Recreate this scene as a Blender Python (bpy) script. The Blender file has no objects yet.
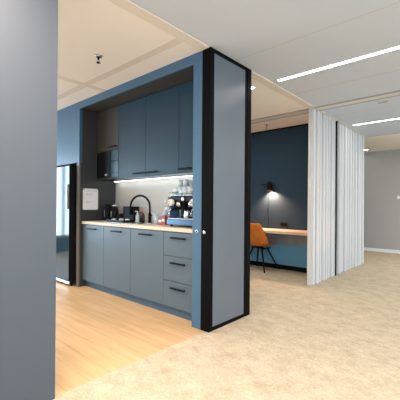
import bpy, bmesh, math, random
from mathutils import Vector, Matrix
random.seed(4)
PI = math.pi; R = math.radians
SC = bpy.context.scene
COL = SC.collection
H = 1.16

# ------------------------------------------------------------------ materials
def mat(name, col, rough=.5, metal=0.0, spec=.5, noise=None, bump=None, coat=0, trans=0, alpha=1, ior=1.45):
    m = bpy.data.materials.new(name); m.use_nodes = True
    nt = m.node_tree; b = nt.nodes['Principled BSDF']
    b.inputs['Base Color'].default_value = (*col, 1)
    b.inputs['Roughness'].default_value = rough
    b.inputs['Metallic'].default_value = metal
    b.inputs['Specular IOR Level'].default_value = spec
    b.inputs['Coat Weight'].default_value = coat
    b.inputs['Transmission Weight'].default_value = trans
    b.inputs['IOR'].default_value = ior
    if noise or bump:
        tc = nt.nodes.new('ShaderNodeTexCoord')
        n = nt.nodes.new('ShaderNodeTexNoise')
        sc = (noise or bump)[0]
        n.inputs['Scale'].default_value = sc
        n.inputs['Detail'].default_value = 5
        nt.links.new(tc.outputs['Object'], n.inputs['Vector'])
        if noise:
            r = nt.nodes.new('ShaderNodeMapRange')
            r.inputs['To Min'].default_value = 1 - noise[1]; r.inputs['To Max'].default_value = 1 + noise[1]
            mx = nt.nodes.new('ShaderNodeVectorMath'); mx.operation = 'SCALE'
            mx.inputs[0].default_value = col
            nt.links.new(n.outputs['Fac'], r.inputs['Value'])
            nt.links.new(r.outputs['Result'], mx.inputs['Scale'])
            nt.links.new(mx.outputs['Vector'], b.inputs['Base Color'])
        if bump:
            bp = nt.nodes.new('ShaderNodeBump'); bp.inputs['Strength'].default_value = bump[1]
            bp.inputs['Distance'].default_value = .003
            nt.links.new(n.outputs['Fac'], bp.inputs['Height'])
            nt.links.new(bp.outputs['Normal'], b.inputs['Normal'])
    return m

def emat(name, col, s):
    m = bpy.data.materials.new(name); m.use_nodes = True
    nt = m.node_tree; nt.nodes.remove(nt.nodes['Principled BSDF'])
    e = nt.nodes.new('ShaderNodeEmission'); e.inputs[0].default_value = (*col, 1); e.inputs[1].default_value = s
    nt.links.new(e.outputs[0], nt.nodes['Material Output'].inputs[0])
    return m

def ramp(nt, stops):
    r = nt.nodes.new('ShaderNodeValToRGB')
    while len(r.color_ramp.elements) < len(stops): r.color_ramp.elements.new(.5)
    for e, (p, c) in zip(r.color_ramp.elements, stops):
        e.position = p; e.color = (*c, 1)
    return r

def coords(nt, scale=(1, 1, 1), rot=0):
    g = nt.nodes.new('ShaderNodeNewGeometry')          # world position: same from any viewpoint
    mp = nt.nodes.new('ShaderNodeMapping'); mp.inputs['Scale'].default_value = scale
    mp.inputs['Rotation'].default_value = (0, 0, rot)
    nt.links.new(g.outputs['Position'], mp.inputs['Vector'])
    return mp.outputs['Vector']

def carpet_mat():
    m = mat('carpet', (.5, .4, .28), .95, spec=.1); nt = m.node_tree; b = nt.nodes['Principled BSDF']
    n1 = nt.nodes.new('ShaderNodeTexNoise'); n1.inputs['Scale'].default_value = 6.0; n1.inputs['Detail'].default_value = 10; n1.inputs['Roughness'].default_value = .88
    nt.links.new(coords(nt, (1, 1.3, 1), .5), n1.inputs['Vector'])
    r = ramp(nt, [(.30, (.36, .285, .19)), (.44, (.49, .405, .285)), (.54, (.58, .485, .355)), (.70, (.72, .615, .465))])
    nt.links.new(n1.outputs['Fac'], r.inputs['Fac'])
    n2 = nt.nodes.new('ShaderNodeTexNoise'); n2.inputs['Scale'].default_value = 60; n2.inputs['Detail'].default_value = 3
    nt.links.new(coords(nt), n2.inputs['Vector'])
    mx = nt.nodes.new('ShaderNodeMix'); mx.data_type = 'RGBA'; mx.blend_type = 'MULTIPLY'; mx.inputs['Factor'].default_value = .5
    r2 = ramp(nt, [(.3, (.6, .6, .6)), (.7, (1, 1, 1))])
    nt.links.new(n2.outputs['Fac'], r2.inputs['Fac'])
    nt.links.new(r.outputs['Color'], mx.inputs['A']); nt.links.new(r2.outputs['Color'], mx.inputs['B'])
    nt.links.new(mx.outputs['Result'], b.inputs['Base Color'])
    bp = nt.nodes.new('ShaderNodeBump'); bp.inputs['Strength'].default_value = .4; bp.inputs['Distance'].default_value = .004
    nt.links.new(n2.outputs['Fac'], bp.inputs['Height']); nt.links.new(bp.outputs['Normal'], b.inputs['Normal'])
    return m

def wood_mat(name, dark, light, plank=None, rough=.45, along='x', gs=1.0):
    m = mat(name, light, rough, spec=.35); nt = m.node_tree; b = nt.nodes['Principled BSDF']
    s = (1.2 * gs, 14 * gs, 14 * gs) if along == 'x' else (14 * gs, 1.2 * gs, 14 * gs)
    n = nt.nodes.new('ShaderNodeTexNoise'); n.inputs['Scale'].default_value = 1.3; n.inputs['Detail'].default_value = 6; n.inputs['Distortion'].default_value = .5
    nt.links.new(coords(nt, s), n.inputs['Vector'])
    r = ramp(nt, [(.3, dark), (.65, light)])
    nt.links.new(n.outputs['Fac'], r.inputs['Fac'])
    last = r.outputs['Color']
    if plank:
        br = nt.nodes.new('ShaderNodeTexBrick')
        br.inputs['Scale'].default_value = 1; br.inputs['Brick Width'].default_value = plank[0]; br.inputs['Row Height'].default_value = plank[1]
        br.inputs['Mortar Size'].default_value = .0015; br.offset = .37
        br.inputs['Color1'].default_value = (.86, .86, .86, 1); br.inputs['Color2'].default_value = (1.05, 1.05, 1.05, 1); br.inputs['Mortar'].default_value = (.62, .6, .58, 1)
        nt.links.new(coords(nt), br.inputs['Vector'])
        mx = nt.nodes.new('ShaderNodeMix'); mx.data_type = 'RGBA'; mx.blend_type = 'MULTIPLY'; mx.inputs['Factor'].default_value = 1
        nt.links.new(last, mx.inputs['A']); nt.links.new(br.outputs['Color'], mx.inputs['B'])
        last = mx.outputs['Result']
    nt.links.new(last, b.inputs['Base Color'])
    return m

def cloth_mat():
    m = bpy.data.materials.new('curtain_cloth'); m.use_nodes = True; nt = m.node_tree
    b = nt.nodes['Principled BSDF']; b.inputs['Base Color'].default_value = (.68, .69, .70, 1); b.inputs['Roughness'].default_value = .9
    b.inputs['Specular IOR Level'].default_value = .1
    t = nt.nodes.new('ShaderNodeBsdfTranslucent'); t.inputs[0].default_value = (.8, .78, .74, 1)
    mx = nt.nodes.new('ShaderNodeMixShader'); mx.inputs[0].default_value = .30
    nt.links.new(b.outputs[0], mx.inputs[1]); nt.links.new(t.outputs[0], mx.inputs[2])
    nt.links.new(mx.outputs[0], nt.nodes['Material Output'].inputs[0])
    return m

M = dict(
    carpet=carpet_mat(),
    woodfloor=wood_mat('oak_floor', (.56, .345, .17), (.68, .44, .235), (1.3, .16), .4),
    worktop=wood_mat('worktop_oak', (.62, .47, .34), (.80, .65, .50), None, .4, gs=2),
    desktop=wood_mat('desk_oak', (.47, .33, .24), (.64, .49, .38), None, .45, gs=2),
    ceil=mat('plaster_ceiling', (.82, .78, .71), .9, spec=.1, noise=(1.5, .03)),
    joint=mat('ceiling_joint', (.70, .645, .57), .9, spec=.1, noise=(2, .03)),
    metalceil=mat('metal_ceiling', (.57, .62, .69), .6, spec=.3, noise=(2, .02)),
    seam=mat('ceiling_seam', (.54, .53, .52), .8, noise=(4, .05)),
    profile=mat('ceiling_profile', (.36, .35, .33), .5, noise=(4, .04)),
    whiteprof=mat('pale_profile', (.66, .64, .60), .5, noise=(4, .03)),
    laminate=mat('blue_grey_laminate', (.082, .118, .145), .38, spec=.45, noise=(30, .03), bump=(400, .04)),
    surround=mat('blue_laminate', (.052, .122, .200), .4, spec=.45, noise=(30, .03), bump=(400, .04)),  # cabinet laminate with the blue of window daylight put into its colour
    upper=mat('deep_blue_laminate', (.018, .046, .072), .36, spec=.3, noise=(30, .03), bump=(400, .04)),  # same laminate, darkened for the shade below the soffit
    deskblue=mat('teal_panel', (.12, .33, .53), .5, noise=(20, .03)),
    plinth=mat('plinth_blue', (.055, .11, .155), .5, noise=(20, .04)),
    panel=mat('grey_laminate', (.105, .122, .142), .33, spec=.5, noise=(30, .03), bump=(400, .04)),
    anth=mat('anthracite', (.040, .044, .044), .4, spec=.4, noise=(20, .05)),
    olive=mat('dark_soffit', (.055, .053, .045), .5, spec=.3, noise=(20, .05)),  # laminate with shade painted in, for soffit and left wall cabinet
    brown=mat('bronze_edge', (.13, .115, .095), .45, noise=(20, .05)),
    black=mat('black_metal', (.006, .006, .006), .45, spec=.12, noise=(40, .1)),
    blackpost=mat('black_anodised', (.004, .004, .004), .45, spec=.04, noise=(40, .1)),
    blackpl=mat('black_plastic', (.006, .006, .007), .4, spec=.25, noise=(40, .1)),
    navy=mat('navy_wall_paint', (.024, .048, .078), .85, spec=.2, noise=(8, .05)),
    farwall=mat('grey_wall_paint', (.39, .38, .365), .85, spec=.15, noise=(2, .04)),
    leftwall=mat('light_grey_wall', (.068, .083, .100), .55, spec=.3, noise=(2, .02)),
    white=mat('white_paint', (.8, .8, .78), .5, noise=(10, .02)),
    splash=mat('cream_backsplash', (.66, .65, .60), .5, spec=.3, noise=(5, .02)),
    chrome=mat('chrome', (.78, .8, .82), .18, metal=1, noise=(10, .03)),
    steel=mat('brushed_steel', (.55, .58, .62), .3, metal=1, noise=(60, .06)),
    bluesteel=mat('blue_enamel', (.09, .18, .30), .25, metal=.4, noise=(30, .05)),
    fridge=mat('dark_glass_steel', (.02, .045, .065), .07, spec=.45, noise=(6, .04)),
    fridgeside=mat('fridge_black', (.006, .006, .007), .5, spec=.2, noise=(20, .1)),
    glass=mat('clear_glass', (.80, .93, .97), .12, trans=.35, ior=1.45, noise=(10, .01)),
    mwglass=mat('smoked_glass', (.02, .06, .085), .25, spec=.5, noise=(10, .05)),
    paper=mat('white_paper', (.82, .83, .86), .6, noise=(20, .02)),
    ink=mat('grey_ink', (.45, .46, .50), .7, noise=(60, .05)),
    leather=mat('cognac_leather', (.50, .135, .015), .38, spec=.5, noise=(14, .3), bump=(90, .25)),
    concrete=mat('grey_board', (.27, .29, .30), .8, noise=(7, .25)),
    red=mat('red_pack', (.42, .10, .09), .5, noise=(30, .1)),
    pink=mat('pink_liquid', (.75, .35, .30), .3, noise=(30, .1)),
    amber=mat('dark_bottle', (.03, .012, .012), .15, noise=(20, .1)),
    cream=mat('cream_plastic', (.75, .72, .62), .4, noise=(20, .04)),
    green=mat('pale_green_mat', (.45, .58, .52), .6, noise=(40, .1)),
    cloth=cloth_mat(),
    lampwhite=emat('luminaire_glow', (1, .94, .86), 20),
    ledwhite=emat('led_glow', (.93, .98, 1), 5.5),
    bulb=emat('bulb_glow', (1, .82, .6), 60),
)

# ------------------------------------------------------------------ mesh builder
class MB:
    def __init__(s): s.bm = bmesh.new()
    def box(s, x0, x1, y0, y1, z0, z1, bev=0, mi=0):
        r = bmesh.ops.create_cube(s.bm, size=1)
        vs = r['verts']
        for v in vs:
            v.co = Vector(((x0 + x1) / 2 + v.co.x * (x1 - x0), (y0 + y1) / 2 + v.co.y * (y1 - y0), (z0 + z1) / 2 + v.co.z * (z1 - z0)))
        fs = set(f for v in vs for f in v.link_faces)
        for f in fs: f.material_index = mi
        if bev:
            es = list(set(e for v in vs for e in v.link_edges))
            bmesh.ops.bevel(s.bm, geom=es, offset=bev, segments=2, affect='EDGES', profile=.5)
        return s
    def lathe(s, c, prof, n=24, axis='z', mi=0):
        # prof: list of (radius, height)
        rings = []
        for r, h in prof:
            ring = []
            for i in range(n):
                a = 2 * PI * i / n
                p = (r * math.cos(a), r * math.sin(a), h)
                if axis == 'y': p = (p[0], p[2], p[1])
                if axis == 'x': p = (p[2], p[0], p[1])
                ring.append(s.bm.verts.new((c[0] + p[0], c[1] + p[1], c[2] + p[2])))
            rings.append(ring)
        for a, b in zip(rings, rings[1:]):
            for i in range(n):
                f = s.bm.faces.new((a[i], a[(i + 1) % n], b[(i + 1) % n], b[i])); f.smooth = True; f.material_index = mi
        for ring in (rings[0], rings[-1]):
            try: s.bm.faces.new(ring)
            except ValueError: pass
        return s
    def tube(s, pts, r, n=10, r2=None):
        pts = [Vector(p) for p in pts]; rings = []
        up = Vector((0, 0, 1))
        for i, p in enumerate(pts):
            d = (pts[min(i + 1, len(pts) - 1)] - pts[max(i - 1, 0)]).normalized()
            a = d.cross(up)
            if a.length < .05: a = d.cross(Vector((0, 1, 0)))
            a.normalize(); b = d.cross(a).normalized()
            rr = r if r2 is None else r + (r2 - r) * i / (len(pts) - 1)
            rings.append([s.bm.verts.new(p + a * rr * math.cos(2 * PI * k / n) + b * rr * math.sin(2 * PI * k / n)) for k in range(n)])
        for A, B in zip(rings, rings[1:]):
            for k in range(n):
                f = s.bm.faces.new((A[k], A[(k + 1) % n], B[(k + 1) % n], B[k])); f.smooth = True
        s.bm.faces.new(rings[0]); s.bm.faces.new(rings[-1])
        return s
    def build(s, name, m, parent=None, loc=None):
        bmesh.ops.recalc_face_normals(s.bm, faces=s.bm.faces)
        me = bpy.data.meshes.new(name); s.bm.to_mesh(me); s.bm.free()
        ms = m if isinstance(m, (list, tuple)) else [m]
        for k in ms: me.materials.append(M[k])
        o = bpy.data.objects.new(name, me); COL.objects.link(o)
        if parent is not None:
            # geometry given in world space: move it into the parent's frame
            o.parent = parent
            q = parent; off = Vector((0, 0, 0))
            while q is not None: off += Vector(q.location); q = q.parent
            me.transform(Matrix.Translation(-off))
        elif loc is not None:
            me.transform(Matrix.Translation(-Vector(loc))); o.location = loc
        return o

def struct(o): o['kind'] = 'structure'; return o
def tag(o, label, cat, group=None):
    o['label'] = label; o['category'] = cat
    if group: o['group'] = group
    return o
def empty(name, loc, label, cat, group=None):
    o = bpy.data.objects.new(name, None); COL.objects.link(o); o.location = loc; o.empty_display_size = .1
    return tag(o, label, cat, group)
def arc(c, r, a0, a1, n, plane='xz'):
    out = []
    for i in range(n + 1):
        a = a0 + (a1 - a0) * i / n
        if plane == 'xz': out.append((c[0] + r * math.cos(a), c[1], c[2] + r * math.sin(a)))
    return out

F = 2.278      # kitchen front plane
D = 2.338      # plane of the base doors
ZC = 2.615     # ceiling height
XT = -1.96     # line of the folding wall and of the curtain rail

# ------------------------------------------------------------------ room shell
fl = MB()
fl.box(-8, 5, 2.30, 9.5, -.1, 0, mi=0)
fl.box(XT, 5, -5, 2.30, -.1, 0, mi=0)
fl.box(-8, XT, -5, 2.30, -.1, 0, mi=1)
fl.box(-8, XT, 2.30, 2.9, 0, .001, mi=1)
struct(fl.build('floor', ['carpet', 'woodfloor']))

cl = MB()
cl.box(-8, XT, -5, 7.34, ZC, ZC + .1, mi=0)
cl.box(XT, 5, -5, 7.34, ZC, ZC + .1, mi=1)
cl.box(-8, 5, 7.34, 9.5, ZC, ZC + .1, mi=0)
cl.box(-8, XT - .05, 1.96, 2.05, ZC - .0015, ZC, mi=2)       # filled plaster joints
cl.box(-3.73, -3.64, -5, 1.96, ZC - .0015, ZC, mi=2)
cl.box(-3.73, -3.64, 2.05, 2.277, ZC - .0015, ZC, mi=2)
for y in (1.35, 2.65, 3.95, 5.3, 6.6):
    cl.box(XT + .05, 5, y, y + .012, ZC - .0015, ZC, mi=3)
cl.box(-8, 5, 7.33, 7.36, ZC - .003, ZC, mi=3)
struct(cl.build('ceiling', ['ceil', 'metalceil', 'joint', 'seam']))
# track over the folding wall and curtains, and cross profile
t = MB(); t.box(XT - .075, XT + .03, .9, 7.33, ZC - .006, ZC); struct(t.build('trim_1', 'joint'))
t = MB(); t.box(-8, 5, 4.66, 4.69, ZC - .012, ZC); struct(t.build('trim_2', 'profile'))
t = MB(); t.box(-8, 5, 4.69, 4.84, ZC - .005, ZC); struct(t.build('trim_3', 'whiteprof'))
t = MB(); t.box(-8, 5, 4.84, 4.855, ZC - .012, ZC); struct(t.build('trim_4', 'profile'))

def wall_with_holes(name, axis, pos, th, a0, a1, holes, m):
    # axis 'x': wall in plane x=pos, spans y a0..a1 ; holes: (b0,b1,z0,z1)
    w = MB(); cur = a0
    def bx(b0, b1, z0, z1):
        if b1 - b0 < 1e-4 or z1 - z0 < 1e-4: return
        if axis == 'x': w.box(pos, pos + th, b0, b1, z0, z1)
        else: w.box(b0, b1, pos, pos + th, z0, z1)
    for b0, b1, z0, z1 in holes:
        bx(cur, b0, 0, ZC); bx(b0, b1, 0, z0); bx(b0, b1, z1, ZC); cur = b1
    bx(cur, a1, 0, ZC)
    return struct(w.build(name, m))
L_HOLES = [(-2.6, -.9, .35, 2.35), (-.3, 1.5, .35, 2.35)]
R_HOLES = [(-3.5, -.6, .5, 2.4), (.4, 3.6, .5, 2.4), (4.6, 8.2, .5, 2.4)]
B_HOLES = [(-6.6, -3.2, .5, 2.4), (-.8, 3.8, .5, 2.4)]
wall_with_holes('wall_left', 'x', -8, -.15, -5, 9.5, L_HOLES, 'leftwall')
wall_with_holes('wall_right', 'x', 5, .15, -5, 9.5, R_HOLES, 'farwall')
wall_with_holes('wall_back', 'y', -5, -.15, -8, 5, B_HOLES, 'farwall')
w = MB(); w.box(-8, 5, 9.4, 9.55, 0, ZC); struct(w.build('wall_far', 'farwall'))
w = MB(); w.box(-8, 5, 9.385, 9.4, 0, .085, .003); struct(w.build('baseboard_far', 'white'))
n = 1
for axis, pos, holes in (('x', -8, L_HOLES), ('x', 5, R_HOLES), ('y', -5, B_HOLES)):
    for b0, b1, z0, z1 in holes:
        w = MB(); k = (b1 - b0); cnt = max(2, round(k / 1.2))
        bars = [(b0 + k * i / cnt - .03, b0 + k * i / cnt + .03, z0, z1) for i in range(cnt + 1)] + [(b0, b1, z0, z0 + .05), (b0, b1, z1 - .05, z1)]
        for c0, c1, d0, d1 in bars:
            if axis == 'x': w.box(pos - .04, pos + .04, c0, c1, d0, d1)
            else: w.box(c0, c1, pos - .04, pos + .04, d0, d1)
        struct(w.build('window_%d' % n, 'white')); n += 1

# foreground wall end at the kitchen opening
w = MB(); w.box(-2.06, -1.94, -4.9, .879, 0, ZC); struct(w.build('wall_opening', 'leftwall'))

# kitchen block
w = MB(); w.box(-8, -2.03, 2.88, 2.965, 0, ZC); struct(w.build('wall_kitchen', 'splash'))
w = MB(); w.box(-8, -5.2, F, 2.88, 0, ZC); struct(w.build('wall_recess', 'leftwall'))

# alcove with the desk
w = MB(); w.box(-5.2, -1.99, 5.5, 5.62, 0, ZC - .03); struct(w.build('wall_alcove', 'navy'))
w = MB(); w.box(-5.2, -1.99, 5.488, 5.62, ZC - .03, ZC); struct(w.build('trim_5', 'black'))
w = MB(); w.box(-5.2, -1.99, 5.488, 5.5, 0, .085); struct(w.build('baseboard_alcove', 'black'))
w = MB(); w.box(-1.99, -1.952, 5.62, 5.65, 0, ZC); struct(w.build('trim_6', 'blackpost'))
w = MB(); w.box(-5.3, -5.2, 2.965, 9.4, 0, ZC); struct(w.build('wall_alcove_side', 'navy'))

# ------------------------------------------------------------------ kitchen surround
s = empty('kitchen_surround', (-3.2, F, 0), 'blue grey laminate frame around the kitchenette, running from fridge to black post', 'kitchen frame')
b = MB(); b.box(-5.2, -2.019, F, 2.30, 2.515, ZC - .001); b.build('header', 'surround', s)
b = MB(); b.box(-2.137, -2.019, F, 2.36, 0, 2.514); b.build('post', 'surround', s)
b = MB(); b.box(-5.19, -4.405, F, 2.30, 1.76, 2.514); b.build('fridge_fascia', 'surround', s)
b = MB(); b.box(-4.403, -4.33, F, 2.32, 1.76, 2.514); b.build('stile', 'surround', s)
b = MB(); b.box(-4.403, -4.33, 2.30, 2.875, .002, 1.758); b.box(-4.403, -4.33, 2.321, 2.875, 1.758, 2.513); sp = b.build('side_panel', 'anth', s); sp['label'] = 'dark anthracite side panel'
b = MB(); b.box(-4.403, -4.33, 2.28, 2.2995, .002, 1.758); sp = b.build('panel_edge', 'brown', s); sp['label'] = 'bronze brown front edge of the side panel'
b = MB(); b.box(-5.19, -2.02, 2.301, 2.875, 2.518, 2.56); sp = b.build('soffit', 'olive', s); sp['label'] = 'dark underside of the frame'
b = MB(); b.lathe((-2.076, F - .004, .916), [(.001, -.004), (.016, -.004), (.018, 0), (.018, .006)], 20, 'y'); kn = b.build('lock', 'chrome', s); kn['label'] = 'round chrome lock'
b = MB(); b.lathe((-2.076, F - .010, .916), [(.001, 0), (.008, 0), (.008, .004), (.001, .004)], 14, 'y'); b.build('lock_core', 'black', kn)
b = MB(); b.box(-2.165, -2.138, D + .001, 2.40, .10, .889); b.build('filler_strip', 'laminate', s)
b = MB(); b.box(-2.165, -2.138, 2.555, 2.60, 1.53, 2.513); b.build('filler_strip', 'laminate', s)

# sliding partition stacked beside the kitchen
p = empty('sliding_partition', (-1.965, 2.6, 0), 'tall grey panel with black metal frame standing at the end of the kitchenette', 'partition')
X0, X1 = -2.016, -1.915
b = MB(); b.box(X0, X1, 2.268, 2.30, .004, ZC - .001, .003); q = b.build('edge_post', 'blackpost', p)
b = MB(); b.lathe((-1.976, 2.264, .915), [(.001, -.003), (.015, -.003), (.017, 0), (.017, .005)], 20, 'y'); kk = b.build('lock', 'chrome', q); kk['label'] = 'round chrome lock'
b = MB()
b.box(X0, X1 - .004, 2.303, 2.327, .004, ZC - .001)
b.box(X0, X1 - .004, 2.84, 2.952, .004, ZC - .001, .002); b.box(X1 - .006, X1, 2.875, 2.882, .004, ZC - .001)
b.box(X0, X1 - .004, 2.327, 2.84, .004, .038); b.box(X0, X1 - .004, 2.327, 2.84, ZC - .04, ZC - .001)
b.build('frame', 'blackpost', p)
b = MB(); b.box(X0 + .01, X1 - .008, 2.327, 2.84, .038, ZC - .04); b.build('face_panel', 'panel', p)

# ------------------------------------------------------------------ cabinets
def handle(x0, x1, y, z, par):
    b = MB(); b.box(x0, x1, y - .034, y - .022, z - .009, z + .009, .003)
    b.box(x0 + .02, x0 + .035, y - .026, y, z - .005, z + .005); b.box(x1 - .035, x1 - .02, y - .026, y, z - .005, z + .005)
    return b.build('handle', 'black', par)
G = .0022
base_labels = ['base cabinet with one door at the left end, next to the dark side panel',
               'base cabinet with one door below the black jugs and dark tray, second from the left',
               'base cabinet with one door below the black tap, beside the drawer unit',
               'base cabinet with three stacked drawers below the coffee machine']
xs = [-4.329, -3.785, -3.2, -2.615, -2.167]
for i in range(4):
    x0, x1 = xs[i], xs[i + 1]
    c = empty('base_cabinet', ((x0 + x1) / 2, D, 0), base_labels[i], 'cabinet', 'base cabinets of the kitchenette')
    b = MB(); b.box(x0 + .001, x1 - .001, D + .021, 2.86, .10, .889); b.build('body', 'laminate', c)
    if i < 3:
        b = MB(); b.box(x0 + G, x1 - G, D, D + .019, .10, .882, .0015); d = b.build('door', 'laminate', c)
        xm = (-4.05, -3.475, -2.902)[i]; handle(xm - .11, xm + .11, D, .832, d)
    else:
        for z0, z1, zh in ((.635, .882, .826), (.372, .630, .566), (.10, .367, .306)):
            b = MB(); b.box(x0 + G, x1 - G, D, D + .019, z0, z1 - .001, .0015); d = b.build('drawer', 'laminate', c)
            handle(-2.482, -2.268, D, zh, d)
b = MB(); b.box(-4.329, -2.138, 2.385, 2.40, .002, .098); tag(b.build('plinth', 'plinth', None, (-3.2, 2.39, 0)), 'dark blue recessed kick board under the base cabinets on the wood floor', 'plinth')
b = MB(); b.box(-4.329, -2.138, 2.322, 2.878, .892, .93, .002); tag(b.build('worktop', 'worktop', None, (-3.2, 2.6, .892)), 'pale oak worktop running over the base cabinets', 'worktop')

up_labels = ['dark wall cabinet above the microwave in the left corner', 'tall blue grey wall cabinet directly right of the microwave, handle at its right end',
             'tall blue grey wall cabinet above the tap, handle at its left end', 'narrow tall blue grey wall cabinet above the coffee machine']
YU = 2.555
for i in range(4):
    x0, x1 = xs[i], xs[i + 1]
    z0 = 1.935 if i == 0 else 1.53
    c = empty('wall_cabinet', ((x0 + x1) / 2, YU, z0), up_labels[i], 'cabinet', 'wall cabinets of the kitchenette')
    mm = 'olive' if i == 0 else 'upper'  # left cabinet: shade cast by the side panel is put in its colour
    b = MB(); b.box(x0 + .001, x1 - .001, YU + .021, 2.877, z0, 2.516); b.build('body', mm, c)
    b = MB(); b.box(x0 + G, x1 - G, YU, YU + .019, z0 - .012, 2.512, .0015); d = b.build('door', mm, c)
    hx = [(-4.01, -3.81), (-3.43, -3.21), (-3.19, -2.97), (-2.60, -2.40)][i]
    handle(hx[0], hx[1], YU, z0 + .035, d)
# microwave in its open niche
mw = empty('microwave', (-4.06, 2.56, 1.53), 'black built in microwave below the dark wall cabinet in the left corner', 'microwave')
b = MB(); b.box(-4.328, -3.787, 2.575, 2.876, 1.545, 1.922); b.build('body', 'blackpl', mw)
b = MB(); b.box(-4.326, -3.985, 2.552, 2.574, 1.55, 1.918, .003); d = b.build('door', 'blackpl', mw)
b = MB(); b.box(-4.10, -4.085, 2.545, 2.5515, 1.575, 1.60); b.box(-4.07, -4.055, 2.545, 2.5515, 1.575, 1.60); b.build('display', 'ink', d)
b = MB(); b.box(-3.982, -3.79, 2.554, 2.574, 1.55, 1.918, .003); cp = b.build('control_panel', 'mwglass', mw); cp['label'] = 'blue reflecting glass control panel'
b = MB(); b.box(-3.98, -3.792, 2.547, 2.5535, 1.765, 1.777); b.build('divider', 'black', cp)
b = MB(); b.box(-3.98, -3.792, 2.547, 2.5535, 1.60, 1.607); b.build('divider', 'black', cp)
b = MB(); b.box(-3.984, -3.978, 2.545, 2.5535, 1.55, 1.918); b.build('divider', 'black', cp)
b = MB(); b.box(-4.328, -3.787, 2.553, 2.876, 1.53, 1.544); b.build('shelf', 'anth', mw)
# LED strip
ls = empty('led_strip', (-3.1, 2.64, 1.52), 'glowing light strip fixed under the wall cabinets above the worktop', 'light strip')
b = MB(); b.box(-4.27, -2.17, 2.80, 2.84, 1.5155, 1.5265); b.build('housing', 'steel', ls)
b = MB(); b.box(-4.26, -2.18, 2.804, 2.836, 1.510, 1.515); b.build('diffuser', 'ledwhite', ls)

# ------------------------------------------------------------------ fridge
fr = empty('fridge', (-4.85, 2.3, 0), 'tall fridge with reflecting steel blue door and black side, standing left of the worktop', 'fridge')
b = MB(); b.box(-5.17, -4.45, 2.225, 2.86, .04, 1.72, .004); b.build('body', 'fridgeside', fr)
b = MB(); b.box(-5.17, -4.452, 2.195, 2.223, .07, 1.718, .004); d = b.build('door', 'fridge', fr)
b = MB(); b.box(-4.452, -4.449, 2.197, 2.223, .07, 1.718); b.build('door_edge', 'fridgeside', d)
b = MB(); b.box(-4.475, -4.462, 2.165, 2.194, 1.10, 1.45, .003); b.build('handle', 'steel', d)
b = MB(); b.box(-5.17, -4.455, 2.20, 2.223, .03, .066, .003); gk = b.build('kick_grille', 'chrome', fr); gk['label'] = 'chrome strip at the foot'
for fx in (-5.12, -4.5):
    for fy in (2.26, 2.82): b = MB(); b.lathe((fx, fy, 0), [(.02, 0), (.02, .04)], 12); b.build('foot', 'black', fr)

# ------------------------------------------------------------------ notice board
nb = empty('notice_board', (-4.33, 2.45, 1.24), 'white framed notice sheet with rounded corners on the dark side panel', 'notice')
def rrect(mb, x0, x1, y0, y1, z0, z1, r):
    pts = []
    for cy, cz, a0 in ((y1 - r, z1 - r, 0), (y0 + r, z1 - r, PI / 2), (y0 + r, z0 + r, PI), (y1 - r, z0 + r, 1.5 * PI)):
        for k in range(6):
            a = a0 + PI / 2 * k / 5; pts.append((cy + r * math.cos(a), cz + r * math.sin(a)))
    A = [mb.bm.verts.new((x0, y, z)) for y, z in pts]; B = [mb.bm.verts.new((x1, y, z)) for y, z in pts]
    mb.bm.faces.new(A); mb.bm.faces.new(B[::-1])
    for k in range(len(pts)): mb.bm.faces.new((A[k], A[(k + 1) % len(pts)], B[(k + 1) % len(pts)], B[k]))
NY0, NY1, NZ0, NZ1 = 2.335, 2.572, 1.09, 1.395
b = MB(); rrect(b, -4.329, -4.321, NY0, NY1, NZ0, NZ1, .022); b.build('holder', 'white', nb)
b = MB(); b.box(-4.3208, -4.3195, NY0 + .025, NY1 - .025, NZ0 + .02, NZ1 - .03); pp = b.build('paper', 'paper', nb)
random.seed(2)
b = MB(); b.box(-4.3194, -4.3188, NY0 + .03, NY1 - .03, NZ1 - .038, NZ1 - .034); b.build('printed_rule', 'ink', pp)
for zz, wds in ((1.318, (.03, .022, .036)), (1.306, (.02, .04, .02, .018)), (1.214, (.02,)), (1.204, (.036, .03, .02)), (1.194, (.024, .03))):
    y = NY0 + .045; b = MB()
    for wd in wds: b.box(-4.3194, -4.3188, y, y + wd, zz, zz + .005); y += wd + .007
    tl = b.build('text_line', 'ink', pp); tl['kind'] = 'stuff'
for yy in (NY0 + .018, NY1 - .018):
    b = MB(); b.lathe((-4.321, yy, NZ1 - .016), [(.007, 0), (.006, .003), (.001, .003)], 12, 'x'); b.build('clip', 'black', nb)

# ------------------------------------------------------------------ things on the worktop
ZW = .9305
def jug(x, y, label, lid):
    o = empty('vacuum_jug', (x, y, ZW), label, 'jug', 'black jugs in the worktop corner')
    b = MB(); b.lathe((x, y, ZW), [(.058, 0), (.062, .01), (.062, .04), (.056, .13), (.046, .19), (.040, .205)], 24); b.build('body', 'blackpl', o)
    b = MB(); b.lathe((x, y, ZW + .206), [(.041, 0), (.041, .02), (.03, .034), (.001, .036)], 20); b.build('lid', lid, o)
    b = MB(); b.tube([(x + .05, y - .03, ZW + .19), (x + .085, y - .05, ZW + .18), (x + .088, y - .052, ZW + .10), (x + .06, y - .03, ZW + .05)], .009, 8); b.build('handle', 'blackpl', o)
    b = MB(); b.box(x - .012, x - .002, y - .0615, y - .057, ZW + .05, ZW + .15, .002); b.build('gauge', 'steel', o)
    return o
jug(-4.255, 2.70, 'black vacuum jug with black lid closest to the dark side panel', 'blackpl')
jug(-4.125, 2.73, 'black vacuum jug with chrome lid, the one nearer the black cup', 'chrome')
o = empty('sink', (-3.5, 2.6, ZW), 'stainless steel sink rim set in the worktop in front of the black tap', 'sink')
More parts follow.
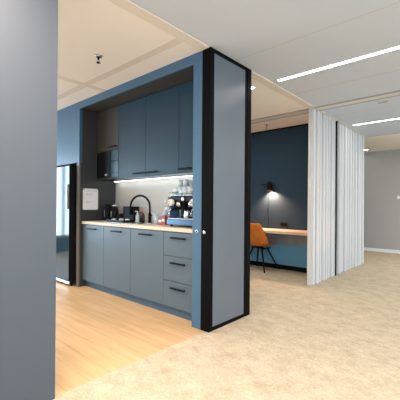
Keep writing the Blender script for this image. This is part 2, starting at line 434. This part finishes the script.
b = MB(); b.box(-3.90, -3.16, 2.41, 2.425, ZW, ZW + .004, .001); b.box(-3.90, -3.16, 2.665, 2.68, ZW, ZW + .004, .001); b.box(-3.90, -3.885, 2.425, 2.665, ZW, ZW + .004, .001); b.box(-3.175, -3.16, 2.425, 2.665, ZW, ZW + .004, .001); b.build('rim', 'steel', o)
b = MB(); b.box(-3.885, -3.175, 2.425, 2.665, ZW - .0005, ZW + .0012); b.build('basin', 'steel', o)
o = empty('drying_tray', (-3.70, 2.56, ZW), 'low black tray holding upturned glass dishes, in front of the black box', 'tray')
b = MB(); b.box(-3.90, -3.52, 2.45, 2.65, ZW + .005, ZW + .013, .002)
for a in ((-3.90, -3.892, 2.45, 2.65), (-3.528, -3.52, 2.45, 2.65), (-3.892, -3.528, 2.45, 2.458), (-3.892, -3.528, 2.642, 2.65)):
    b.box(*a, ZW + .013, ZW + .035, .001)
b.build('tray_body', 'blackpl', o)
for k, (dx, dy) in enumerate(((-3.83, 2.52), (-3.745, 2.58), (-3.66, 2.52), (-3.59, 2.57))):
    b = MB(); b.lathe((dx, dy, ZW + .014), [(.038, 0), (.036, .012), (.026, .032), (.001, .036)], 18)
    tag(b.build('glass_dish', 'paper' if k % 2 else 'glass', None, (dx, dy, ZW + .014)), ['clear glass dish upside down at the left end of the black tray', 'white dish upside down in the black tray, left one of two', 'clear glass dish upside down in the middle of the black tray', 'white dish upside down at the right end of the black tray'][k], 'dish', 'dishes drying in the black tray')
b = MB(); b.lathe((-3.985, 2.73, ZW), [(.05, 0), (.055, .01), (.055, .105), (.050, .105), (.048, .015), (.001, .012)], 24); tag(b.build('cup', 'blackpl', None, (-3.985, 2.73, ZW)), 'small black canister between the jugs and the square black box', 'canister')
o = empty('soap_box', (-3.785, 2.77, ZW), 'square black box standing against the cream backsplash left of the tap', 'box')
b = MB(); b.box(-3.905, -3.665, 2.72, 2.82, ZW, ZW + .20, .005); b.build('body', 'blackpl', o)
b = MB(); b.box(-3.908, -3.662, 2.717, 2.823, ZW + .2005, ZW + .212, .003); b.build('lid', 'blackpl', o)
# tap
o = empty('kitchen_tap', (-3.36, 2.76, ZW), 'black swan neck kitchen tap arching over the sink', 'tap')
b = MB(); b.lathe((-3.36, 2.76, ZW), [(.028, 0), (.028, .01), (.021, .014), (.021, .12), (.014, .13)], 20); b.build('base', 'black', o)
pts = [(-3.36, 2.76, ZW + .12), (-3.36, 2.76, ZW + .20)] + [(-3.53 + .17 * math.cos(a), 2.76 - .03 * (1 - math.cos(a)), ZW + .21 + .15 * math.sin(a)) for a in [PI * k / 16 for k in range(17)]] + [(-3.70, 2.70, ZW + .17)]
b = MB(); b.tube(pts, .0135, 12); b.build('spout', 'black', o)
b = MB(); b.tube([(-3.70, 2.70, ZW + .17), (-3.70, 2.70, ZW + .10)], .019, 14); b.build('spray_head', 'black', o)
b = MB(); b.tube([(-3.34, 2.755, ZW + .08), (-3.29, 2.74, ZW + .10)], .007, 10); b.build('lever', 'black', o)
def bottle(x, y, h, m, cap, label, r=.022, group=None, cat='bottle'):
    o = empty('bottle', (x, y, ZW), label, cat, group)
    b = MB(); b.lathe((x, y, ZW), [(r, 0), (r, h * .62), (r * .9, h * .68), (r * .4, h * .78), (r * .4, h * .86)], 18); b.build('body', m, o)
    b = MB(); b.lathe((x, y, ZW + h * .865), [(r * .5, 0), (r * .5, h * .13), (.001, h * .135)], 14); b.build('cap', cap, o)
    return o
bottle(-3.475, 2.70, .165, 'amber', 'pink', 'dark bottle with pink cap left of the tap foot, leftmost of three', .019, 'dark bottles at the tap')
bottle(-3.425, 2.685, .185, 'amber', 'pink', 'dark bottle with pink cap in the middle of three beside the tap foot', .019, 'dark bottles at the tap')
bottle(-3.375, 2.665, .150, 'amber', 'pink', 'shorter dark bottle with pink cap right in front of the tap foot', .019, 'dark bottles at the tap')
o = empty('soap_dispenser', (-3.535, 2.645, ZW), 'clear soap pump bottle standing left of the dark bottles', 'soap dispenser')
b = MB(); b.lathe((-3.535, 2.695, ZW), [(.026, 0), (.028, .01), (.028, .09), (.012, .105), (.012, .115)], 18); b.build('body', 'glass', o)
b = MB(); b.lathe((-3.535, 2.695, ZW + .116), [(.013, 0), (.013, .014), (.005, .016), (.005, .034)], 14); b.tube([(-3.535, 2.695, ZW + .15), (-3.565, 2.675, ZW + .148)], .005, 8); b.build('pump', 'white', o)
b = MB(); b.lathe((-3.535, 2.695, ZW + .002), [(.024, 0), (.025, .03), (.001, .031)], 16); b.build('liquid', 'green', o)
b = MB(); b.box(-3.47, -3.41, 2.60, 2.63, ZW + .0045, ZW + .027, .006); tag(b.build('sponge', 'green', None, (-3.44, 2.615, ZW + .0045)), 'pale green sponge lying by the tap in front of the dark bottles', 'sponge')
# glasses and red packs near the coffee machine
def tumbler(x, y, z, h, r, label, group, parent=None):
    b = MB(); b.lathe((x, y, z), [(r * .8, 0), (r, h), (r * .93, h), (r * .74, .006), (.001, .006)], 16)
    return tag(b.build('drinking_glass', 'glass', None, (x, y, z)), label, 'glass', group)
tumbler(-3.12, 2.66, ZW, .12, .034, 'clear glass on the worktop, furthest left of those before the red packs', 'glasses left of the coffee machine')
tumbler(-3.04, 2.72, ZW, .13, .034, 'clear glass on the worktop behind the red packs', 'glasses left of the coffee machine')
tumbler(-3.06, 2.62, ZW, .10, .032, 'short clear glass on the worktop left beside the red packs', 'glasses left of the coffee machine')
o = bottle(-3.10, 2.80, .25, 'glass', 'white', 'tall clear carafe with white stopper left of the tea canister tower', .032)
b = MB(); b.box(-2.985, -2.925, 2.58, 2.62, ZW, ZW + .09, .006); b.box(-2.98, -2.93, 2.5795, 2.5805, ZW + .03, ZW + .06, mi=1); tag(b.build('snack_pack', ['red', 'paper'], None, (-2.955, 2.6, ZW)), 'red pack with white label, left of two beside the coffee machine', 'pack', 'red packs by the coffee machine')
b = MB(); b.box(-2.915, -2.855, 2.57, 2.61, ZW, ZW + .105, .006); b.box(-2.91, -2.86, 2.5695, 2.5705, ZW + .04, ZW + .07, mi=1); tag(b.build('snack_pack', ['red', 'paper'], None, (-2.885, 2.59, ZW)), 'taller red pack with white label, right of two, touching the machine side', 'pack', 'red packs by the coffee machine')
# canister rack
o = empty('canister_tower', (-2.89, 2.66, ZW), 'dark stand with cream and red round tins stacked left of the coffee machine', 'canister stand')
b = MB(); b.box(-2.935, -2.845, 2.69, 2.75, ZW, ZW + .33, .003); b.build('stand', 'blackpl', o)
for k, (zz, mm) in enumerate(((.09, 'red'), (.185, 'cream'), (.275, 'cream'))):
    b = MB(); b.lathe((-2.89, 2.688, ZW + zz), [(.001, -.062), (.030, -.062), (.033, -.055), (.033, 0)], 20, 'y'); tn = b.build('tin', mm, o); tn['label'] = mm + ' round tin'
    b = MB(); b.lathe((-2.89, 2.6255, ZW + zz), [(.001, -.004), (.02, -.004), (.02, 0)], 18, 'y'); b.build('lid', 'steel', tn)

# espresso machine
o = empty('espresso_machine', (-2.43, 2.6, ZW), 'chrome and blue espresso machine at the right end of the worktop', 'coffee machine')
mx0, mx1 = -2.66, -2.20
for fx in (mx0 + .04, mx1 - .04):
    for fy in (2.46, 2.78): b = MB(); b.lathe((fx, fy, ZW), [(.018, 0), (.014, .02)], 12); b.build('foot', 'black', o)
b = MB(); b.box(mx0, mx1, 2.42, 2.82, ZW + .02, ZW + .085, .008); b.build('base', 'bluesteel', o)
b = MB(); b.box(mx0 + .02, mx1 - .02, 2.425, 2.60, ZW + .0855, ZW + .094, .002); tr = b.build('drip_tray', 'steel', o)
b = MB()
for k in range(14): b.box(mx0 + .04 + k * .028, mx0 + .052 + k * .028, 2.44, 2.59, ZW + .0942, ZW + .0965)
b.build('grate', 'black', tr)
b = MB(); b.box(mx0 + .01, mx1 - .01, 2.62, 2.82, ZW + .0855, ZW + .27, .006); b.build('rear_body', 'blackpl', o)
b = MB(); b.box(mx0, mx1, 2.47, 2.82, ZW + .271, ZW + .335, .012); b.build('top_body', 'blackpl', o)
for sx in (mx0 + .004, mx1 - .03):
    b = MB(); b.box(sx, sx + .026, 2.44, 2.60, ZW + .0975, ZW + .27, .008); b.build('side_column', 'bluesteel', o)
b = MB(); b.box(mx0 - .005, mx1 + .005, 2.46, 2.825, ZW + .336, ZW + .343, .002); tt = b.build('cup_tray', 'steel', o)
b = MB(); zz = ZW + .375
b.tube([(mx0 + .002, 2.815, zz), (mx0 + .002, 2.465, zz), (mx1 - .002, 2.465, zz), (mx1 - .002, 2.815, zz)], .005, 8)
for px_, py_ in ((mx0 + .002, 2.465), (mx1 - .002, 2.465), (mx0 + .002, 2.81), (mx1 - .002, 2.81), (-2.43, 2.465)): b.tube([(px_, py_, ZW + .343), (px_, py_, zz)], .004, 8)
b.build('cup_rail', 'chrome', tt)
for gx in (-2.545, -2.36):
    b = MB(); b.lathe((gx, 2.50, ZW + .215), [(.001, 0), (.034, 0), (.036, .03), (.036, .055)], 22); g = b.build('group_head', 'chrome', o)
    b = MB(); b.lathe((gx, 2.50, ZW + .185), [(.018, 0), (.03, .008), (.032, .029), (.001, .029)], 20); b.tube([(gx, 2.47, ZW + .20), (gx + .01, 2.38, ZW + .185)], .011, 10, .014); b.build('portafilter', 'black', g)
for gx in (-2.615, -2.285):
    b = MB(); b.lathe((gx, 2.468, ZW + .262), [(.001, -.05), (.028, -.05), (.038, -.035), (.038, -.006), (.024, 0)], 24, 'y'); g = b.build('steam_knob', 'cream', o); g['label'] = 'cream round steam knob'
    b = MB(); b.lathe((gx, 2.417, ZW + .262), [(.001, -.004), (.014, -.004), (.014, 0)], 16, 'y'); b.build('cap', 'chrome', g)
    b = MB(); b.tube([(gx, 2.45, ZW + .21), (gx - .01, 2.43, ZW + .16), (gx - .005, 2.42, ZW + .12)], .006, 8); b.build('steam_wand', 'chrome', g)
b = MB(); b.lathe((-2.45, 2.462, ZW + .30), [(.001, -.008), (.02, -.008), (.022, 0)], 20, 'y'); g = b.build('pressure_gauge', 'paper', o)
# milk jug on the drip tray
o = empty('milk_jug', (-2.385, 2.452, ZW + .098), 'tall steel milk jug standing on the drip tray of the coffee machine', 'jug')
zj = ZW + .0975
b = MB(); b.lathe((-2.385, 2.462, zj), [(.034, 0), (.036, .006), (.034, .05), (.030, .078), (.033, .084), (.029, .084), (.03, .006), (.001, .006)], 24); b.build('body', 'chrome', o)
b = MB(); b.tube([(-2.352, 2.455, zj + .07), (-2.332, 2.45, zj + .065), (-2.332, 2.45, zj + .03), (-2.352, 2.455, zj + .02)], .004, 8); b.build('handle', 'steel', o)
# glasses stacked on the machine
gl_first = None; gi = 0
random.seed(5)
zt = ZW + .344
for row, yy in enumerate((2.51, 2.59, 2.67, 2.75)):
    for cx in range(6):
        xg = mx0 + .045 + cx * .075
        if gl_first is None:
            gl_first = tumbler(xg, yy, zt, .088, .032, 'clear tumbler in the crowd of glasses on top of the coffee machine', 'glasses on top of the coffee machine'); g = gl_first
        else:
            g = gl_first.copy(); COL.objects.link(g); g.location = (xg, yy, zt)
        if row in (1, 2) and cx in (0, 1, 3, 4, 5):
            u = gl_first.copy(); COL.objects.link(u); u.location = (xg, yy, zt + .089); u['label'] = 'clear tumbler on the upper layer of glasses on the coffee machine'
            u['group'] = 'upper layer of glasses on the coffee machine'

# ------------------------------------------------------------------ desk
o = empty('desk', (-3.2, 5.2, 0), 'long oak topped desk along the navy wall behind the brown chair', 'desk')
b = MB(); b.box(-5.15, -2.12, 4.95, 5.486, .70, .742, .002); b.build('top', 'desktop', o)
b = MB(); b.box(-5.15, -2.2, 5.43, 5.45, .47, .698); bb = b.build('back_apron', 'concrete', o); bb['label'] = 'grey board under the desk top'
b = MB(); b.box(-5.15, -2.2, 5.46, 5.475, .09, .60); bb = b.build('back_panel', 'deskblue', o); bb['label'] = 'teal blue panel behind the leg room'
for lx in (-5.1, -2.16):
    b = MB(); b.box(lx, lx + .035, 5.0, 5.04, .002, .699); b.box(lx, lx + .035, 5.38, 5.42, .002, .699); b.build('leg', 'black', o)

# socket
o = empty('wall_socket', (-2.85, 5.499, .83), 'black double socket on the navy wall just above the desk', 'socket')
b = MB(); b.box(-2.918, -2.775, 5.488, 5.4995, .79, .866, .003); b.build('plate', 'blackpl', o)
for sx in (-2.882, -2.812):
    b = MB(); b.lathe((sx, 5.4875, .828), [(.001, .002), (.02, .002), (.024, -.002), (.024, 0)], 18, 'y'); b.build('outlet', 'black', o)

# wall lamp
o = empty('wall_lamp', (-3.14, 5.49, 1.58), 'black wall lamp with tilted cylindrical shade lighting the navy wall above the desk', 'lamp')
b = MB(); b.lathe((-3.17, 5.499, 1.60), [(.035, -.018), (.035, -.002)], 20, 'y'); b.build('wall_plate', 'black', o)
b = MB(); b.tube([(-3.17, 5.48, 1.60), (-3.15, 5.46, 1.61), (-3.12, 5.42, 1.60)], .009, 10); b.tube([(-3.17, 5.48, 1.588), (-3.26, 5.45, 1.574), (-3.34, 5.44, 1.572)], .008, 10); b.build('arm', 'black', o)
ax = Vector((.13, -.03, -1)).normalized(); c0 = Vector((-3.115, 5.42, 1.615))
b = MB(); top = c0; 
pr = [(0, .012), (.0, .04), (.03, .047), (.17, .052)]
b.tube([c0, c0 + ax * .001, c0 + ax * .165], .046, 24, .05)
bmesh.ops.delete(b.bm, geom=[f for f in b.bm.faces if len(f.verts) == 24 and (f.calc_center_median() - (c0 + ax * .165)).length < .01], context='FACES')
sh = b.build('lamp_shade', 'black', o)
md = sh.modifiers.new('s', 'SOLIDIFY'); md.thickness = .002
bm = MB(); bc = c0 + ax * .10
bm.lathe(tuple(bc), [(.001, -.026), (.018, -.018), (.026, 0), (.018, .018), (.001, .026)], 16); bm.build('bulb', 'bulb', sh)
ll = bpy.data.lights.new('wall_lamp_bulb', 'SPOT'); ll.energy = 85; ll.color = (1, .54, .31); ll.spot_size = R(150); ll.spot_blend = .8; ll.shadow_soft_size = .02
lo = bpy.data.objects.new('wall_lamp_bulb', ll); COL.objects.link(lo); lo.location = c0 + ax * .14; lo.rotation_euler = (R(6), 0, 0)
b = MB()
b.tube([(-3.17, 5.494, 1.58), (-3.165, 5.494, 1.3), (-3.185, 5.494, 1.1), (-3.165, 5.494, .95), (-3.18, 5.494, .745)], .0035, 6); b.box(-3.187, -3.173, 5.487, 5.496, 1.07, 1.13, .003); b.build('cord', 'black', o)

# ------------------------------------------------------------------ chair
o = empty('desk_chair', (-3.14, 5.17, 0), 'cognac brown leather shell chair with black splayed legs at the desk', 'chair')
CX, CY = -3.15, 5.17
prof = [  # (y, z, half width, side lift, side forward wrap)
    (-.325, .862, .150, .000, .035), (-.332, .845, .178, .000, .045), (-.325, .79, .205, .00, .06), (-.308, .70, .225, .00, .09), (-.285, .61, .238, .010, .12), (-.255, .535, .243, .030, .11),
    (-.205, .475, .243, .060, .07), (-.13, .448, .240, .062, .03), (-.02, .440, .236, .052, .01), (.10, .446, .228, .038, 0), (.18, .452, .215, .020, 0), (.215, .440, .195, .005, -.005)]
b = MB(); NU = 15; rows = []
for y, z, hw, lift, wrap in prof:
    row = []
    for k in range(NU):
        u = -1 + 2 * k / (NU - 1); e = abs(u) ** 2.4
        row.append(b.bm.verts.new((CX + hw * u, CY + y + wrap * e, z + lift * e)))
    rows.append(row)
for A, B in zip(rows, rows[1:]):
    for k in range(NU - 1):
        f = b.bm.faces.new((A[k], A[k + 1], B[k + 1], B[k])); f.smooth = True
shell = b.build('shell', 'leather', o)
md = shell.modifiers.new('t', 'SOLIDIFY'); md.thickness = .022; md.offset = 0
md = shell.modifiers.new('s', 'SUBSURF'); md.levels = 2; md.render_levels = 2
b = MB(); b.lathe((CX, CY - .02, .395), [(.06, 0), (.075, .01), (.075, .03)], 20)
for sx in (-1, 1):
    b.tube([(CX + sx * .15, CY - .16, .405), (CX + sx * .15, CY + .12, .405)], .009, 8)
b.box(CX - .155, CX + .155, CY - .04, CY - .015, .396, .412); b.build('under_frame', 'black', o)
for sx, sy in ((-1, -1), (1, -1), (-1, 1), (1, 1)):
    b = MB(); b.tube([(CX + sx * .09, CY + sy * .09, .405), (CX + sx * .23, CY + (.27 if sy > 0 else -.225), .004)], .017, 12, .011); lg = b.build('leg', 'black', o)

# ------------------------------------------------------------------ curtains
def curtain(y0, y1, folds, label, ph):
    o = empty('curtain', (XT, (y0 + y1) / 2, 0), label, 'curtain', 'white curtains on the ceiling rail')
    b = MB(); NY = folds * 16; zs = [.012, .3, .8, 1.4, 2.0, 2.4, 2.53, 2.598]; rows = []
    ks = [random.uniform(.7, 1.2) for _ in range(folds + 2)]; sh = [random.uniform(-.006, .006) for _ in range(folds + 2)]
    for z in zs:
        row = []; amp = .046 + .008 * (1 - z / 2.6)
        for i in range(NY + 1):
            t = i / NY; fo = t * folds; k = int(fo); fr_ = fo - k
            a_ = amp * (ks[k] * (1 - fr_) + ks[k + 1] * fr_)
            s_ = math.sin(2 * PI * fo + ph)
            x = XT - .022 + a_ * s_
            y = y0 + (y1 - y0) * t - .011 * math.sin(4 * PI * fo + 2 * ph) + sh[k] * (1 - z / 2.6)
            row.append(b.bm.verts.new((x, y, z)))
        rows.append(row)
    for A, B in zip(rows, rows[1:]):
        for i in range(NY):
            f = b.bm.faces.new((A[i], A[i + 1], B[i + 1], B[i])); f.smooth = True
    c = b.build('fabric', 'cloth', o)
    for i in range(folds):
        y = y0 + (y1 - y0) * (i + .5) / folds; b = MB(); b.box(XT - .041, XT - .029, y - .004, y + .004, 2.59, 2.6085); b.build('glider', 'white', o)
    return o
random.seed(7)
curtain(4.59, 5.55, 8, 'white pleated floor length curtain nearer the desk and brown chair', 1.57)
curtain(5.735, 7.25, 10, 'white pleated floor length curtain nearer the far wall, behind the black post', 0)

# ------------------------------------------------------------------ ceiling luminaires
def strip(x0, x1, y, label, w=.024):
    o = empty('linear_light', ((x0 + x1) / 2, y, ZC), label, 'ceiling light', 'recessed linear ceiling lights')
    b = MB(); b.box(x0 - .01, x1 + .01, y - w - .006, y - w, ZC - .009, ZC - .0005); b.box(x0 - .01, x1 + .01, y + w, y + w + .006, ZC - .009, ZC - .0005)
    b.box(x0 - .01, x0, y - w, y + w, ZC - .009, ZC - .0005); b.box(x1, x1 + .01, y - w, y + w, ZC - .009, ZC - .0005); b.build('frame', 'white', o)
    b = MB(); b.box(x0, x1, y - w + .0005, y + w - .0005, ZC - .006, ZC - .0015); b.build('diffuser', 'lampwhite', o)
strip(-1.84, .9, 3.39, 'long glowing linear ceiling light right of the tall black framed panel')
strip(-1.84, .9, 6.11, 'thin glowing linear ceiling light beyond the cross profile, above the second curtain', .016)
strip(-4.6, -2.17, 3.39, 'linear ceiling light whose tip shows at the edge of the black panel frame')
strip(-4.6, -2.17, 6.11, 'linear ceiling light behind the second curtain')
strip(-4.6, -2.34, 8.93, 'linear ceiling light showing as a small dash beside the far end of the curtains')

# sprinklers
def sprinkler(x, y, label):
    o = empty('sprinkler', (x, y, ZC), label, 'sprinkler', 'ceiling sprinklers')
    b = MB(); b.lathe((x, y, ZC - .012), [(.028, 0), (.038, .0119)], 20); b.build('rosette', 'steel', o)
    b = MB(); b.lathe((x, y, ZC - .034), [(.008, 0), (.012, .021)], 12); b.tube([(x - .012, y, ZC - .034), (x - .014, y, ZC - .05), (x, y, ZC - .064)], .003, 6); b.tube([(x + .012, y, ZC - .034), (x + .014, y, ZC - .05), (x, y, ZC - .064)], .003, 6); b.build('body', 'black', o)
    b = MB(); b.lathe((x, y, ZC - .068), [(.018, 0), (.020, .003)], 16); b.build('deflector', 'black', o)
sprinkler(-2.87, 1.70, 'dark ceiling sprinkler on the cream ceiling in front of the kitchenette')
sprinkler(-2.99, 5.10, 'small ceiling sprinkler above the desk alcove')
b = MB(); b.box(-1.19, -1.07, 5.02, 5.06, ZC - .008, ZC - .0005, .002); tag(b.build('ceiling_sensor', 'profile', None, (-1.13, 5.04, ZC)), 'small grey flat detector on the grey ceiling between the two long lights', 'sensor')
b = MB(); b.box(-1.77, -1.69, 9.385, 9.3999, 1.37, 1.45, .004); tag(b.build('thermostat', 'white', None, (-1.73, 9.4, 1.41)), 'small white square control on the far grey wall', 'thermostat')

# ------------------------------------------------------------------ light
def area(name, loc, rot, sx, sy, power, col):
    l = bpy.data.lights.new(name, 'AREA'); l.shape = 'RECTANGLE'; l.size = sx; l.size_y = sy; l.energy = power; l.color = col
    o = bpy.data.objects.new(name, l); COL.objects.link(o); o.location = loc; o.rotation_euler = rot
    return o
DAY = (.62, .82, 1.0)
for y0, y1, z0, z1 in L_HOLES:      # daylight through the left windows, facing +x
    area('daylight', (-8.1, (y0 + y1) / 2, (z0 + z1) / 2), (0, -PI / 2, 0), z1 - z0, y1 - y0, 130, DAY)
for y0, y1, z0, z1 in R_HOLES:
    area('daylight', (5.1, (y0 + y1) / 2, (z0 + z1) / 2), (0, PI / 2, 0), z1 - z0, y1 - y0, 135, (.68, .85, 1))
for x0, x1, z0, z1 in B_HOLES:
    area('daylight', ((x0 + x1) / 2, -5.1, (z0 + z1) / 2), (PI / 2, 0, 0), x1 - x0, z1 - z0, 55, (.72, .87, 1))
# added unseen downlights that brighten the wood floor (warm)
for x, y in ((-4.9, .9), (-3.3, .9), (-4.9, -1.0), (-3.3, -1.0)):
    o = empty('ceiling_downlight', (x, y, ZC), 'round warm ceiling downlight over the wood floor outside the view', 'ceiling light', 'downlights over the wood floor')
    b = MB(); b.lathe((x, y, ZC - .01), [(.075, 0), (.085, .009)], 24); b.build('trim_ring', 'white', o)
    b = MB(); b.lathe((x, y, ZC - .0135), [(.06, 0), (.06, .003)], 24); b.build('diffuser', 'lampwhite', o)
    l = bpy.data.lights.new('downlight_lamp', 'SPOT'); l.energy = 110; l.color = (1, .86, .68); l.spot_size = R(105); l.spot_blend = .6; l.shadow_soft_size = .06
    lo = bpy.data.objects.new('downlight_lamp', l); COL.objects.link(lo); lo.location = (x, y, ZC - .03)
for x, y, e, cc, where in ((.5, 1.0, 42, (1, .95, .88), 'over the carpet beside the viewer'), (2.6, 2.5, 42, (1, .95, .88), 'near the right hand windows'), (2.6, 6.2, 42, (1, .95, .88), 'near the far right window'),
                    (.5, -2.0, 42, (1, .95, .88), 'over the carpet behind the viewer'), (.2, 7.8, 42, (1, .95, .88), 'over the far carpet right of the view'), (-1.25, .3, 75, (1, .76, .62), 'close to the grey foreground wall'), (-3.7, 4.1, 16, (1, .92, .82), 'over the desk alcove floor, hidden by the tall panel')):
    strip(x - .55, x + .55, y, 'linear ceiling light ' + where, .03)
    area('ceiling_lamp', (x, y, ZC - .02), (0, 0, 0), 1.08, .06, e, cc)  # added fill lamp out of view; the fixture above is made up for it

wd = bpy.data.worlds.new('world'); SC.world = wd; wd.use_nodes = True
wd.node_tree.nodes['Background'].inputs[0].default_value = (.75, .88, 1, 1)
wd.node_tree.nodes['Background'].inputs[1].default_value = .6

# ------------------------------------------------------------------ camera
f, yaw, pit, rol = 325.73, .730479, .000825772, .00770643
fwd = Vector((-math.sin(yaw), math.cos(yaw), 0)); rt = Vector((math.cos(yaw), math.sin(yaw), 0)); up = Vector((0, 0, 1))
fw2 = fwd * math.cos(pit) + up * math.sin(pit); up2 = up * math.cos(pit) - fwd * math.sin(pit)
r2 = rt * math.cos(rol) + up2 * math.sin(rol); u2 = up2 * math.cos(rol) - rt * math.sin(rol)
cd = bpy.data.cameras.new('camera'); cam = bpy.data.objects.new('camera', cd); COL.objects.link(cam)
mw_ = Matrix((r2, u2, -fw2)).transposed().to_4x4(); mw_.translation = Vector((0, 0, H)); cam.matrix_world = mw_
cd.sensor_fit = 'HORIZONTAL'; cd.sensor_width = 36; cd.lens = f * 36 / 400; cd.shift_y = 5.485 / 400
cd.clip_start = .05; cd.clip_end = 100
SC.camera = cam

SC.view_settings.view_transform = 'Standard'; SC.view_settings.look = 'None'; SC.view_settings.gamma = 1
SC.view_settings.use_curve_mapping = False
SC.view_settings.exposure = 0.28
